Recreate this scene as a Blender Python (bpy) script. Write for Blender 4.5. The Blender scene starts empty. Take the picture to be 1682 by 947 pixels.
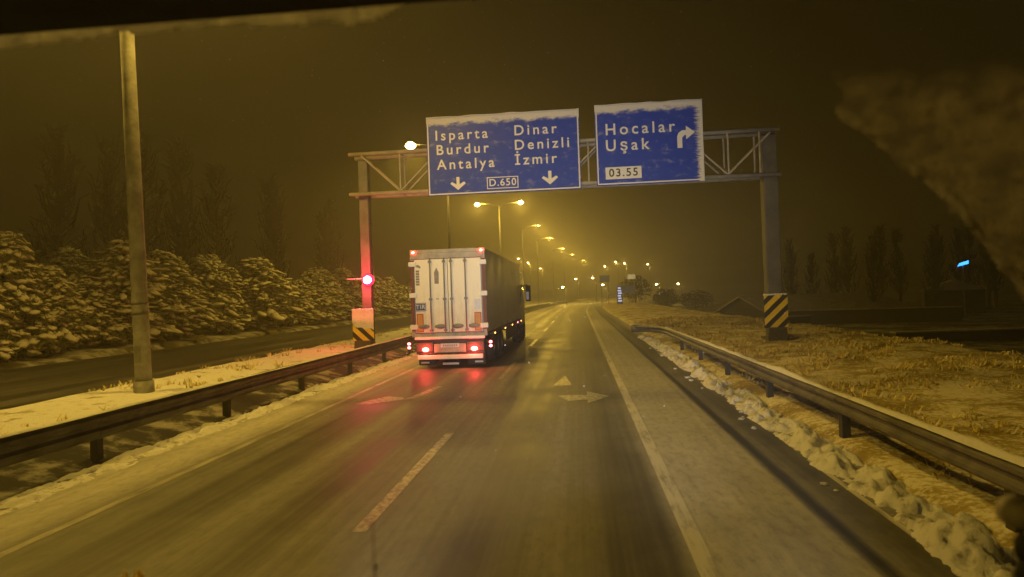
import bpy, bmesh, math, random
from mathutils import Vector, Matrix, noise
R = math.radians
random.seed(7)
scene = bpy.context.scene
col = scene.collection

# ------------------------------------------------------------------ camera
CAM_Z = 2.35
cd = bpy.data.cameras.new('camera'); cam = bpy.data.objects.new('camera', cd); col.objects.link(cam)
psi, pit, rol = R(5.53), R(0.677), R(2.0)          # looks left of the road axis, a little up, rolled
r0 = Vector((math.cos(psi), math.sin(psi), 0))
fw = Vector((-math.sin(psi)*math.cos(pit), math.cos(psi)*math.cos(pit), math.sin(pit)))
u0 = r0.cross(fw)
rt = r0*math.cos(rol) - u0*math.sin(rol); up = u0*math.cos(rol) + r0*math.sin(rol)
m = Matrix((rt, up, -fw)).transposed().to_4x4(); m.translation = (0, 0, CAM_Z)
cam.matrix_world = m
cd.sensor_width = 36; cd.lens = 24.0; cd.clip_start = 0.05; cd.clip_end = 3000
cd.dof.use_dof = True; cd.dof.focus_distance = 26; cd.dof.aperture_fstop = 2.1
scene.camera = cam

# ------------------------------------------------------------------ night sky
w = bpy.data.worlds.new('World'); scene.world = w; w.use_nodes = True
nt = w.node_tree; nt.nodes.clear()
wo = nt.nodes.new('ShaderNodeOutputWorld'); bg = nt.nodes.new('ShaderNodeBackground')
bg.inputs[0].default_value = (0.030, 0.0190, 0.0040, 1); bg.inputs[1].default_value = 0.24   # low cloud lit by sodium lamps
sky = nt.nodes.new('ShaderNodeTexSky'); sky.sky_type = 'NISHITA'; sky.sun_disc = False
sky.sun_elevation = R(-8); sky.sun_rotation = R(40)
b2 = nt.nodes.new('ShaderNodeBackground'); nt.links.new(sky.outputs[0], b2.inputs[0]); b2.inputs[1].default_value = 0.05
ad = nt.nodes.new('ShaderNodeAddShader')
nt.links.new(bg.outputs[0], ad.inputs[0]); nt.links.new(b2.outputs[0], ad.inputs[1]); nt.links.new(ad.outputs[0], wo.inputs[0])

scene.view_settings.view_transform = 'Standard'; scene.view_settings.look = 'None'
scene.view_settings.gamma = 1; scene.view_settings.exposure = 0.0
cy = scene.cycles
scene.render.engine = 'CYCLES'
cy.use_denoising = True; cy.max_bounces = 4; cy.volume_bounces = 0; cy.use_adaptive_sampling = True; cy.adaptive_threshold = .03; cy.transparent_max_bounces = 8
cy.sample_clamp_indirect = 3; cy.use_light_tree = True; cy.blur_glossy = 0.5
SODIUM = (1.0, 0.62, 0.07); LAMP_W = 3300; HEAD = (1.0, 0.95, 0.90)
HAZE_D = 0.0029

# ------------------------------------------------------------------ helpers
def curve(y):
    return 0.0 if y < 80 else 3.3e-4*(min(y, 330)-80)**2 + (0.165*(y-330) if y > 330 else 0)

def lerp_tab(tab, x):
    if x <= tab[0][0]: return tab[0][1]
    for (a, b), (c, d) in zip(tab, tab[1:]):
        if x <= c: return b + (d-b)*(x-a)/(c-a)
    return tab[-1][1]

PROFILE = [(-260, 3.0), (-60, 1.2), (-28, .55), (-24.9, .2), (-24.4, -.14), (-13.9, -.14), (-13.4, .10), (-12.2, .34),
           (-9.6, .36), (-8.2, .16), (-7.3, -.10), (3.45, -.10), (3.8, .08), (5, .16), (8.5, .27), (12.5, .18), (16.5, -1.35), (260, -1.9)]
def gz(s, y):
    z = lerp_tab(PROFILE, s)
    if s < -24.8: z += .28*noise.noise((s*.25, y*.25, 1.3)) + .08*noise.noise((s*1.3, y*1.3, 4.3))
    elif -13.4 < s < -7.6: z += .10*noise.noise((s*.8, y*.45, 5.1)) + .04*noise.noise((s*2.7, y*2.2, 8.1))
    elif 3.9 < s: z += .13*noise.noise((s*.55, y*.5, 2.2)) + .05*noise.noise((s*2.1, y*2.1, 6.2))
    if y > 380: z += (y-380)*.02
    return z

class MB:
    def __init__(s): s.v = []; s.f = []; s.m = []; s.uv = None
    def add(s, vs, fs, mi=0):
        o = len(s.v); s.v += [tuple(v) for v in vs]; s.f += [tuple(i+o for i in f) for f in fs]; s.m += [mi]*len(fs)
        return s
    def box(s, x0, x1, y0, y1, z0, z1, mi=0):
        return s.add([(x0,y0,z0),(x1,y0,z0),(x1,y1,z0),(x0,y1,z0),(x0,y0,z1),(x1,y0,z1),(x1,y1,z1),(x0,y1,z1)],
              [(0,3,2,1),(4,5,6,7),(0,1,5,4),(1,2,6,5),(2,3,7,6),(3,0,4,7)], mi)
    def tube(s, pts, rad, n=8, mi=0, cap=True):
        pts = [Vector(p) for p in pts]
        if not isinstance(rad, (list, tuple)): rad = [rad]*len(pts)
        vs = []; fs = []
        t0 = (pts[1]-pts[0]).normalized()
        a = t0.orthogonal().normalized()
        for i, p in enumerate(pts):
            t = (pts[min(i+1, len(pts)-1)] - pts[max(i-1, 0)]).normalized()
            a = (a - t*a.dot(t)).normalized(); b = t.cross(a)
            for k in range(n):
                q = 2*math.pi*(k+.5)/n
                vs.append(p + (a*math.cos(q) + b*math.sin(q))*rad[i])
        for i in range(len(pts)-1):
            for k in range(n):
                fs.append((i*n+k, i*n+(k+1) % n, (i+1)*n+(k+1) % n, (i+1)*n+k))
        if cap:
            fs.append(tuple(range(n-1, -1, -1))); fs.append(tuple(range((len(pts)-1)*n, len(pts)*n)))
        return s.add(vs, fs, mi)
    def prism(s, poly, y0, y1, mi=0):                 # polygon in x,z (counter-clockwise seen from -y)
        n = len(poly)
        vs = [(x, y0, z) for x, z in poly] + [(x, y1, z) for x, z in poly]
        fs = [tuple(range(n)), tuple(range(2*n-1, n-1, -1))]
        for i in range(n):
            j = (i+1) % n; fs.append((i, i+n, j+n, j))
        return s.add(vs, fs, mi)
    def flat(s, poly, z=0.0, mi=0):                   # polygon on the ground
        return s.add([(x, y, z) for x, y in poly], [tuple(range(len(poly)))], mi)
    def lump(s, c, r, seed=0, amp=.3, sub=1, mi=0):
        V, F = ICO[sub]
        vs = []
        for v in V:
            k = 1 + amp*noise.noise((v[0]*1.7+seed*3.1, v[1]*1.7+seed, v[2]*1.7))
            vs.append((c[0]+v[0]*r[0]*k, c[1]+v[1]*r[1]*k, c[2]+v[2]*r[2]*k))
        return s.add(vs, F, mi)
    def mesh(s, name, mats, smooth=False):
        me = bpy.data.meshes.new(name); me.from_pydata(s.v, [], s.f)
        for mt in (mats if isinstance(mats, (list, tuple)) else [mats]): me.materials.append(mt)
        if any(s.m): me.polygons.foreach_set('material_index', s.m)
        if smooth: me.polygons.foreach_set('use_smooth', [True]*len(s.f))
        me.update(); return me
    def build(s, name, mats, parent=None, smooth=False, loc=None, bevel=0):
        return link(name, s.mesh(name, mats, smooth), parent, loc, bevel)

def link(name, me, parent=None, loc=None, bevel=0):
    o = bpy.data.objects.new(name, me); col.objects.link(o); o.parent = parent
    if loc: o.location = loc
    if bevel:
        b = o.modifiers.new('bevel', 'BEVEL'); b.width = bevel; b.segments = 2; b.limit_method = 'ANGLE'
    return o

def ico(sub):
    b = bmesh.new(); bmesh.ops.create_icosphere(b, subdivisions=sub, radius=1)
    V = [tuple(v.co) for v in b.verts]; F = [tuple(v.index for v in f.verts) for f in b.faces]; b.free(); return V, F
ICO = {1: ico(1), 2: ico(2), 3: ico(3)}

def empty(name, loc=(0, 0, 0), rz=0):
    o = bpy.data.objects.new(name, None); col.objects.link(o); o.location = loc; o.rotation_euler.z = rz
    o.empty_display_size = .2; return o
def tag(o, label=None, cat=None, group=None, kind=None):
    for k, v in (('label', label), ('category', cat), ('group', group), ('kind', kind)):
        if v: o[k] = v
    return o
def copy_tree(o, parent=None):
    c = o.copy(); col.objects.link(c); c.parent = parent
    for ch in [x for x in bpy.data.objects if x.parent == o]: copy_tree(ch, c)
    return c

ORD = ['first', 'second', 'third', 'fourth', 'fifth', 'sixth', 'seventh', 'eighth', 'ninth', 'tenth', 'eleventh', 'twelfth', 'thirteenth',
       'fourteenth', 'fifteenth', 'sixteenth', 'seventeenth', 'eighteenth', 'nineteenth', 'twentieth', 'twenty-first', 'twenty-second',
       'twenty-third', 'twenty-fourth', 'twenty-fifth', 'twenty-sixth', 'twenty-seventh', 'twenty-eighth', 'twenty-ninth', 'thirtieth', 'thirty-first', 'thirty-second', 'thirty-third', 'thirty-fourth', 'thirty-fifth', 'thirty-sixth', 'thirty-seventh', 'thirty-eighth', 'thirty-ninth', 'fortieth']

# ------------------------------------------------------------------ materials
class NT:
    def __init__(s, name):
        s.mat = bpy.data.materials.new(name); s.mat.use_nodes = True; s.t = s.mat.node_tree; s.t.nodes.clear()
        s.out = s.n('OutputMaterial')
    def n(s, t, **k):
        x = s.t.nodes.new('ShaderNode'+t)
        for a, b in k.items(): setattr(x, a, b)
        return x
    def l(s, a, b): s.t.links.new(a, b)
    def val(s, inp, v):
        if hasattr(v, 'links') or isinstance(v, bpy.types.NodeSocket): s.l(v, inp)
        elif isinstance(v, (tuple, list)) and len(v) == 3 and inp.type == 'RGBA': inp.default_value = (*v, 1)
        else: inp.default_value = v
    def math(s, op, a, b=0.0, clamp=False):
        x = s.n('Math', operation=op, use_clamp=clamp); s.val(x.inputs[0], a); s.val(x.inputs[1], b); return x.outputs[0]
    def mix(s, f, a, b):
        x = s.n('MixRGB'); s.val(x.inputs[0], f); s.val(x.inputs[1], a); s.val(x.inputs[2], b); return x.outputs[0]
    def noise(s, vec, scale, detail=4, rough=.55):
        x = s.n('TexNoise'); s.l(vec, x.inputs['Vector']); x.inputs['Scale'].default_value = scale
        x.inputs['Detail'].default_value = detail; x.inputs['Roughness'].default_value = rough; return x.outputs['Fac']
    def mapping(s, vec, scale=(1, 1, 1), loc=(0, 0, 0)):
        x = s.n('Mapping'); s.l(vec, x.inputs[0]); x.inputs['Scale'].default_value = scale; x.inputs['Location'].default_value = loc; return x.outputs[0]
    def step(s, v, a, b):
        x = s.n('MapRange', interpolation_type='SMOOTHSTEP'); s.val(x.inputs[0], v)
        for i, q in enumerate((a, b, 0, 1)): x.inputs[1+i].default_value = q
        return x.outputs[0]
    def ramp(s, v, stops):
        x = s.n('ValToRGB'); s.l(v, x.inputs[0]); e = x.color_ramp.elements
        while len(e) < len(stops): e.new(.5)
        for k, (p, c) in zip(e, stops): k.position = p; k.color = (*c, 1) if isinstance(c, tuple) else (c, c, c, 1)
        return x.outputs[0]
    def bsdf(s, color, rough, metal=0.0, spec=.5, bump=None, bstr=.3, bdist=.02, trans=None, sheen=0):
        p = s.n('BsdfPrincipled'); s.val(p.inputs['Base Color'], color); s.val(p.inputs['Roughness'], rough)
        s.val(p.inputs['Metallic'], metal); p.inputs['Specular IOR Level'].default_value = spec
        if bump is not None:
            b = s.n('Bump'); b.inputs['Strength'].default_value = bstr; b.inputs['Distance'].default_value = bdist
            s.l(bump, b.inputs['Height']); s.l(b.outputs[0], p.inputs['Normal'])
        s.p = p; s.l(p.outputs[0], s.out.inputs[0]); return s.mat

def simple(name, c, rough=.55, metal=0.0, var=.18, scale=6.0, snow=0.0, spec=.5, bump=.15, dirt=None):
    t = NT(name); co = t.n('TexCoord').outputs['Object']
    geo = t.n('NewGeometry')
    nz = t.noise(co, scale)
    k = t.ramp(nz, [(.3, tuple(x*(1-var) for x in c)), (.7, tuple(min(1, x*(1+var)) for x in c))])
    if dirt:
        k = t.mix(t.math('MULTIPLY', t.step(t.noise(co, scale*.6, 6, .65), .42, .68), dirt[1]), k, dirt[0])
    r = t.math('ADD', t.math('MULTIPLY', nz, .25), rough-.12)
    if snow:
        sp = t.n('SeparateXYZ'); t.l(geo.outputs['Normal'], sp.inputs[0])
        a = t.math('ADD', sp.outputs[2], t.math('MULTIPLY', t.math('SUBTRACT', t.noise(co, 9, 5, .65), .5), 1.5))
        f = t.step(a, 1.15-snow, 1.45-snow)
        k = t.mix(f, k, (.78, .78, .80)); 
    return t.bsdf(k, r, metal, spec, nz if bump else None, bump, .01)

def glow(name, c, strength, base=(.2, .2, .2)):
    t = NT(name); mt = t.bsdf(base, .3); t.p.inputs['Emission Color'].default_value = (*c, 1); t.p.inputs['Emission Strength'].default_value = strength
    return mt

def snow_mat(name, c=(.80, .80, .82), dirt=(.30, .27, .22), amt=.3, scale=2.2):
    t = NT(name); co = t.n('NewGeometry').outputs['Position']
    a = t.noise(co, scale, 6, .65); b = t.noise(co, 22, 8, .75)
    k = t.mix(t.math('MULTIPLY', t.step(a, .50 if amt < .95 else .38, .72 if amt < .95 else .54), amt), c, dirt)
    return t.bsdf(k, .75, 0, .25, b, .7, .05)

M = {}
M['galv'] = simple('galvanised_steel', (.34, .34, .33), .5, .35, .2, 5, dirt=((.12, .11, .10), .5))
M['rail'] = simple('weathered_rail_steel', (.16, .155, .15), .55, .3, .25, 3, dirt=((.07, .065, .06), .6))
M['pole'] = simple('snow_plastered_pole', (.30, .29, .27), .75, 0, .25, 4, dirt=((.55, .55, .55), .6))
M['pole_far'] = simple('plain_pole_steel', (.16, .155, .14), .7, .1, .2, 4)
M['post'] = simple('grey_painted_steel', (.30, .29, .27), .6, .1, .2, 2.5, dirt=((.5, .49, .47), .45))
M['railpost'] = simple('dark_rail_post', (.06, .056, .05), .7, .1, .2, 5)
M['post_dark'] = simple('dark_weathered_post', (.115, .11, .095), .7, .1, .2, 2.5, dirt=((.2, .19, .17), .4))
M['post_left'] = simple('weathered_post', (.18, .17, .15), .7, .1, .2, 2.5, dirt=((.3, .29, .27), .4))
M['truss'] = simple('pale_truss_paint', (.38, .36, .31), .55, 0, .2, 3, snow=.3)
M['snow'] = snow_mat('snow')
M['dirty_snow'] = snow_mat('ploughed_snow', (.80, .80, .84), (.16, .14, .12), .7, 6)
M['black'] = simple('black_rubber', (.025, .025, .025), .7, 0, .2, 8)
M['dark'] = simple('dark_plastic', (.04, .04, .042), .5, 0, .2, 8)
M['chassis'] = simple('dirty_chassis', (.06, .055, .05), .65, .2, .3, 5, dirt=((.14, .12, .10), .6))
M['door'] = simple('cream_door_panel', (.78, .73, .62), .42, 0, .06, 1.6, dirt=((.50, .43, .33), .6))
def door_mat():
    t = NT('grimy_cream_door'); co = t.n('TexCoord').outputs['Object']; sp = t.n('SeparateXYZ'); t.l(co, sp.inputs[0])
    st = t.noise(t.mapping(co, (7, 1, .7)), 1.5, 6, .7); bl_ = t.noise(co, 2.4, 6, .7)
    low = t.step(sp.outputs[2], 3.3, 1.0)                      # road spray dries thickest near the sill
    g = t.math('ADD', t.math('MULTIPLY', st, .7), t.math('ADD', t.math('MULTIPLY', bl_, .5), t.math('MULTIPLY', low, .32)))
    k = t.mix(t.math('MULTIPLY', t.step(g, .62, 1.10), .65), (.86, .80, .66), (.48, .40, .28))
    return t.bsdf(k, .45, 0, .5, st, .1, .01)
M['door'] = door_mat()
M['jamb'] = simple('door_frame_steel', (.40, .36, .30), .5, .2, .2, 4, dirt=((.2, .17, .13), .5))
M['seal'] = simple('dark_red_seal', (.17, .045, .03), .55, 0, .2, 6)
M['rod'] = simple('locking_rod', (.22, .21, .19), .45, .4, .2, 6)
M['white'] = simple('white_paint', (.78, .76, .72), .45, 0, .08, 4)
M['side'] = simple('grey_trailer_side', (.34, .32, .27), .38, 0, .18, .8, dirt=((.22, .20, .17), .6))
M['orange'] = simple('orange_reflector', (.55, .26, .06), .4, 0, .1, 8)
M['reddk'] = simple('red_border', (.5, .03, .02), .4, 0, .1, 8)
M['tir'] = simple('blue_plate', (.03, .05, .16), .4, 0, .1, 8)
M['plate'] = simple('number_plate', (.62, .64, .72), .35, 0, .1, 14)
M['print'] = simple('grey_print', (.25, .22, .18), .5, 0, .2, 18)
M['cab'] = simple('cab_paint', (.10, .12, .20), .3, .1, .1, 2)
M['glass'] = simple('dark_glass', (.02, .025, .03), .08, 0, .05, 2, bump=0)
M['tyre'] = simple('tyre_rubber', (.022, .021, .02), .75, 0, .25, 9)
M['rim'] = simple('steel_rim', (.2, .19, .17), .5, .4, .2, 6)
M['yellow'] = simple('chevron_yellow', (.85, .62, .015), .5, 0, .12, 5, dirt=((.5, .34, .05), .3))
M['blackp'] = simple('chevron_black', (.02, .02, .02), .5, 0, .2, 5)
M['conc'] = simple('dark_concrete', (.075, .07, .06), .8, 0, .25, 5)
M['trunk'] = simple('bark', (.055, .045, .032), .85, 0, .3, 9)
M['needle'] = simple('pine_needles', (.15, .15, .055), .6, 0, .45, 3)
M['barnwall'] = simple('dark_shed_wall', (.045, .042, .038), .8, 0, .25, 1.5)
M['barnroof'] = simple('snow_dusted_roof', (.30, .28, .26), .8, 0, .3, 1.2, snow=.25)
M['bush'] = simple('dark_bush_leaves', (.04, .042, .02), .7, 0, .3, 3)
M['visor'] = simple('black_sun_visor', (.012, .012, .016), .8, 0, .1, 20)
M['head'] = simple('lamp_housing', (.07, .07, .065), .5, .2, .1, 5)
M['sodium'] = glow('sodium_lens', (1.0, .62, .16), 120)
M['sodium_dim'] = glow('sodium_lens_dim', (1.0, .72, .28), 14)
M['sodium_far'] = glow('sodium_lens_far', (1.0, .72, .28), 260)
M['red_hot'] = glow('red_brake_lens', (1.0, .045, .03), 60, (.5, .02, .02))
M['red_dim'] = glow('red_marker_lens', (1.0, .10, .10), 22, (.5, .02, .02))
M['beacon'] = glow('red_beacon_lens', (1.0, .006, .03), 9, (.5, .02, .02)); M['beacon_glare'] = glow('beacon_glare', (1.0, .35, .40), 30)
M['amber'] = glow('amber_marker_lens', (1.0, .45, .08), 9, (.6, .3, .05))
M['paleglow'] = glow('pale_marker_lens', (1.0, .86, .6), 5, (.6, .6, .5))
M['bluelit'] = glow('blue_lit_panel', (.03, .25, 1.0), 4, (.02, .1, .4))
M['totemlit'] = glow('white_lit_panel', (.55, .65, 1.0), .9, (.6, .6, .6))
M['bluesign'] = simple('far_blue_sign', (.12, .18, .85), .5, 0, .1, 4)
def markpaint():
    t = NT('worn_road_paint'); co = t.n('TexCoord').outputs['Object']
    a = t.noise(t.mapping(co, (1, .6, 1)), 11, 7, .75)
    k = t.mix(t.step(a, .40, .62), (.44, .43, .40), (.13, .125, .11))
    return t.bsdf(k, .45, 0, .5, a, .2, .01)
M['paint'] = markpaint()
def edgepaint(nm, c0, c1, lo, hi):
    t = NT(nm); co = t.n('TexCoord').outputs['Object']
    a = t.noise(t.mapping(co, (3, .5, 1)), 2.2, 7, .7)
    k = t.mix(t.step(a, lo, hi), c0, c1)
    return t.bsdf(k, .5, 0, .5, a, .2, .01)
M['edgepaint'] = edgepaint('slushy_edge_paint', (.60, .59, .56), (.24, .23, .21), .44, .72); M['oldpaint'] = edgepaint('half_covered_edge_paint', (.44, .43, .40), (.17, .16, .145), .36, .66)

def road_mat():
    t = NT('slushy_asphalt'); uv = t.n('UVMap').outputs[0]; sp = t.n('SeparateXYZ'); t.l(uv, sp.inputs[0])
    streak = t.noise(t.mapping(uv, (1.6, .035, 1)), 1.0, 6, .6)
    streak2 = t.noise(t.mapping(uv, (7.0, .06, 1), (3, 7, 0)), 1.0, 5, .6)
    patch = t.noise(uv, .55, 6, .62)
    grain = t.noise(uv, 26, 4, .6)
    u = t.math('ADD', sp.outputs[0], t.math('MULTIPLY', t.math('SUBTRACT', t.noise(t.mapping(uv, (1, .12, 1)), .9, 5, .6), .5), .07))
    x = t.math('DIVIDE', t.math('ADD', u, 8.0), 12.0)
    P = lambda s: (s+8)/12
    band = t.ramp(x, [(P(-7.15), .20), (P(-6.95), .66), (P(-6.35), .88), (P(-6.0), .60), (P(-5.75), .22), (P(-5.2), .24), (P(-4.9), .02), (P(-4.45), .06), (P(-3.9), .30),
                      (P(-3.2), .02), (P(-2.6), .22), (P(-1.75), .28), (P(-1.35), .05), (P(-.75), .08), (P(-.2), .26), (P(.3), .06), (P(.8), .16),
                      (P(1.15), .72), (P(1.75), .66), (P(2.33), .56), (P(2.37), .0), (P(2.47), .0), (P(2.53), .24), (P(2.95), .16), (P(3.2), .4), (P(3.6), .6)][:32])
    f = t.math('ADD', band, t.math('MULTIPLY', t.math('SUBTRACT', streak, .5), .60))
    f = t.math('ADD', f, t.math('MULTIPLY', t.math('SUBTRACT', streak2, .5), .42))
    f = t.math('ADD', f, t.math('MULTIPLY', t.math('SUBTRACT', patch, .5), .45), True)
    k = t.mix(f, (.034, .033, .031), (.60, .59, .57))
    gr2 = t.noise(t.mapping(uv, (1, .35, 1)), 9, 6, .75)
    k = t.mix(t.math('MULTIPLY', t.step(gr2, .40, .75), .40), k, (.03, .03, .03))
    r = t.math('ADD', t.math('MULTIPLY', f, .45), t.math('ADD', t.math('MULTIPLY', patch, .20), .40))
    h = t.math('ADD', t.math('MULTIPLY', grain, .5), t.math('MULTIPLY', f, .8))
    return t.bsdf(k, r, 0, .5, h, .35, .012)
M['road'] = road_mat()
def road2_mat():
    t = NT('dark_wet_asphalt'); uv = t.n('UVMap').outputs[0]
    a = t.noise(t.mapping(uv, (1.2, .04, 1)), 1, 6, .6)
    k = t.mix(t.step(a, .42, .72), (.045, .044, .04), (.20, .195, .185))
    return t.bsdf(k, t.math('ADD', t.math('MULTIPLY', a, .3), .3), 0, .5, a, .2, .01)
M['road2'] = road2_mat()
def verge_mat():
    t = NT('frosted_dry_grass'); co = t.n('NewGeometry').outputs['Position']
    a = t.noise(co, .9, 7, .65); b = t.noise(co, 11, 5, .65)
    k = t.ramp(a, [(.35, (.30, .23, .07)), (.6, (.54, .44, .17))])
    k = t.mix(t.step(t.math('ADD', t.math('MULTIPLY', a, .5), t.math('MULTIPLY', b, .5)), .46, .56), k, (.78, .74, .62))
    return t.bsdf(k, .85, 0, .2, b, .6, .06)
M['verge'] = verge_mat()
def field_mat():
    t = NT('dark_field'); co = t.n('NewGeometry').outputs['Position']
    a = t.noise(co, .22, 7, .65); b = t.noise(co, 2.0, 5, .65)
    k = t.mix(t.step(t.math('ADD', t.math('MULTIPLY', a, .6), t.math('MULTIPLY', b, .4)), .44, .58), (.06, .052, .035), (.42, .41, .38))
    return t.bsdf(k, .9, 0, .2, b, .5, .1)
M['field'] = field_mat()
def back_mat():
    t = NT('snowy_verge_by_pines'); co = t.n('NewGeometry').outputs['Position']
    a = t.noise(co, .6, 7, .65)
    k = t.mix(t.step(a, .42, .6), (.10, .085, .04), (.50, .49, .47))
    return t.bsdf(k, .85, 0, .2, a, .5, .08)
M['back'] = back_mat()
def median_mat():
    t = NT('median_snow'); co = t.n('NewGeometry').outputs['Position']
    a = t.noise(co, 1.1, 7, .68); b = t.noise(co, 9, 5, .6)
    c2 = t.noise(co, 3.3, 6, .7)
    k = t.mix(t.step(a, .57, .66), (.80, .80, .82), (.34, .28, .15))
    k = t.mix(t.math('MULTIPLY', t.step(c2, .55, .66), .45), k, (.40, .34, .20))
    return t.bsdf(k, .75, 0, .25, t.math('ADD', b, c2), .9, .09)
M['median'] = median_mat()

M['foot'] = snow_mat('trampled_slush', (.30, .29, .27), (.03, .028, .025), 1.0, 1.3)

# ------------------------------------------------------------------ ground, roads
def build_ground():
    ss = [-260, -180, -120, -80, -55, -42, -36, -32, -30, -28.5, -27.2, -26, -24.9, -24.4, -19, -13.9, -13.4, -12.8, -12.2, -11.6, -11, -10.4, -9.8, -9.2, -8.7, -8.2, -7.7, -7.3,
          -2, 3.45, 3.8] + [3.8+.4*i for i in range(1, 33)] + [17.5, 19, 22, 26, 31, 38, 48, 62, 80, 110, 150, 200, 260]
    ys = [-60, -30, -14, -6] + [-3+.5*i for i in range(0, 90)] + [42+2*i for i in range(0, 50)] + [145, 152, 160, 170, 182, 195, 210, 230, 255, 285, 320, 360, 400, 440, 500, 600, 760]
    b = MB()
    for y in ys:
        for s in ss: b.v.append((s+curve(y), y, gz(s, y)))
    n = len(ss)
    for j in range(len(ys)-1):
        for i in range(n-1):
            c = .5*(ss[i]+ss[i+1])
            b.f.append((j*n+i, j*n+i+1, (j+1)*n+i+1, (j+1)*n+i))
            b.m.append(0 if c < -24.4 else 1 if c < -13.4 else 2 if c < -8.6 else 5 if c < -7.3 else 1 if c < 3.6 else 3 if c < 15.6 else 4)
    o = b.build('ground', [M['back'], M['conc'], M['median'], M['verge'], M['field'], M['foot']], smooth=True)
    tag(o, kind='structure')
build_ground()

def strip(name, s0, s1, y0, y1, mt, ns=2, z=0.0, drop=True):
    ys = []; y = y0
    while y < y1: ys.append(y); y += 4 if y < 80 else 6
    ys.append(y1); b = MB(); uv = []
    cols = [s0 + (s1-s0)*i/ns for i in range(ns+1)]
    rows = ([(s0-.02, -.3)] if drop else []) + [(s, 0) for s in cols] + ([(s1+.02, -.3)] if drop else [])
    n = len(rows)
    for y in ys:
        for s, dz in rows:
            b.v.append((s+curve(y), y, z+dz+(max(0, y-380)*.02))); uv.append((s, y))
    for j in range(len(ys)-1):
        for i in range(n-1): b.f.append((j*n+i, j*n+i+1, (j+1)*n+i+1, (j+1)*n+i)); b.m.append(0)
    me = b.mesh(name, mt); L = me.uv_layers.new(name='UVMap')
    for lp in me.loops: L.data[lp.index].uv = uv[lp.vertex_index]
    return link(name, me)
road = tag(strip('road', -7.25, 3.6, -40, 500, M['road'], 4), kind='structure')
road_b = tag(strip('opposite_road', -24.3, -13.9, -40, 500, M['road2'], 2), kind='structure')

def line(s, y0, y1, wd, name, mt, parent, dy=2.0):
    b = MB(); n = max(1, int((y1-y0)/dy)); vs = []; fs = []
    for i in range(n+1):
        y = y0+(y1-y0)*i/n; c = s+curve(y); vs += [(c-wd/2, y, .004), (c+wd/2, y, .004)]
    for i in range(n): fs.append((2*i, 2*i+1, 2*i+3, 2*i+2))
    b.add(vs, fs); return b.build(name, mt, parent)
line(-5.70, -20, 300, .12, 'edge_line', M['oldpaint'], road)
line(1.0, -20, 300, .17, 'edge_line', M['edgepaint'], road)
line(3.02, 5.0, 9.6, .07, 'snow_streak', M['edgepaint'], road)
y = -5.8
while y < 210:
    line(-2.32, y, y+5.0, .15, 'lane_dash', M['paint'], road); y += 12.6
def flat_mark(name, polys, parent):
    b = MB()
    for p in polys: b.flat(p, .004)
    return b.build(name, M['paint'], parent)
flat_mark('lane_arrow', [[(-.74, 17.75), (-.26, 17.75), (-.30, 18.3), (-.47, 19.9), (-.66, 18.4)]], road)
flat_mark('turn_arrow', [[(-.56, 15.95), (-.30, 15.15), (.12, 15.3), (.12, 16.0), (-.1, 16.05)], [(.12, 14.8), (.62, 15.75), (.12, 16.6)]], road)
flat_mark('lane_arrow', [[(-5.2, 15.3), (-4.85, 15.25), (-4.2, 15.9), (-4.3, 16.2), (-4.75, 16.45), (-5.0, 15.9)],
                         [(-4.2, 15.85), (-3.98, 16.0), (-3.72, 18.1), (-3.86, 18.2)]], road)

# ------------------------------------------------------------------ guardrails
def rail_profile(side, deep=1.0):          # W-beam, facing the road; x outwards is away from the road
    pr = [(-.0, .76), (-.02, .74), (-.075, .70), (-.075, .66), (-.02, .625), (-.02, .585), (-.075, .55), (-.075, .51), (-.02, .47), (0, .45)]
    back = [(x+.014, z) for x, z in reversed(pr)]
    return [(x*side, .76-(.76-z)*deep) for x, z in pr+back]
def panel_mesh(L, side, bend=None, deep=1.0):
    b = MB(); pr = rail_profile(side, deep); n = len(pr); segs = 2 if not bend else 8
    for j in range(segs+1):
        t = j/segs
        for x, z in pr:
            if bend: a = bend*t; cx = -side*L/bend*(1-math.cos(a)); cyy = L/bend*math.sin(a); b.v.append((cx+x*math.cos(a), cyy+x*math.sin(a)*side, z))
            else: b.v.append((x, L*t, z))
    for j in range(segs):
        for i in range(n):
            k = (i+1) % n; q = (j*n+i, j*n+k, (j+1)*n+k, (j+1)*n+i)
            b.f.append(q if side < 0 else q[::-1]); b.m.append(0)
    b.f.append(tuple(range(n))); b.f.append(tuple(range((segs+1)*n-1, segs*n-1, -1))); b.m += [0, 0]
    return b.mesh('rail_panel', M['rail'])
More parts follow.
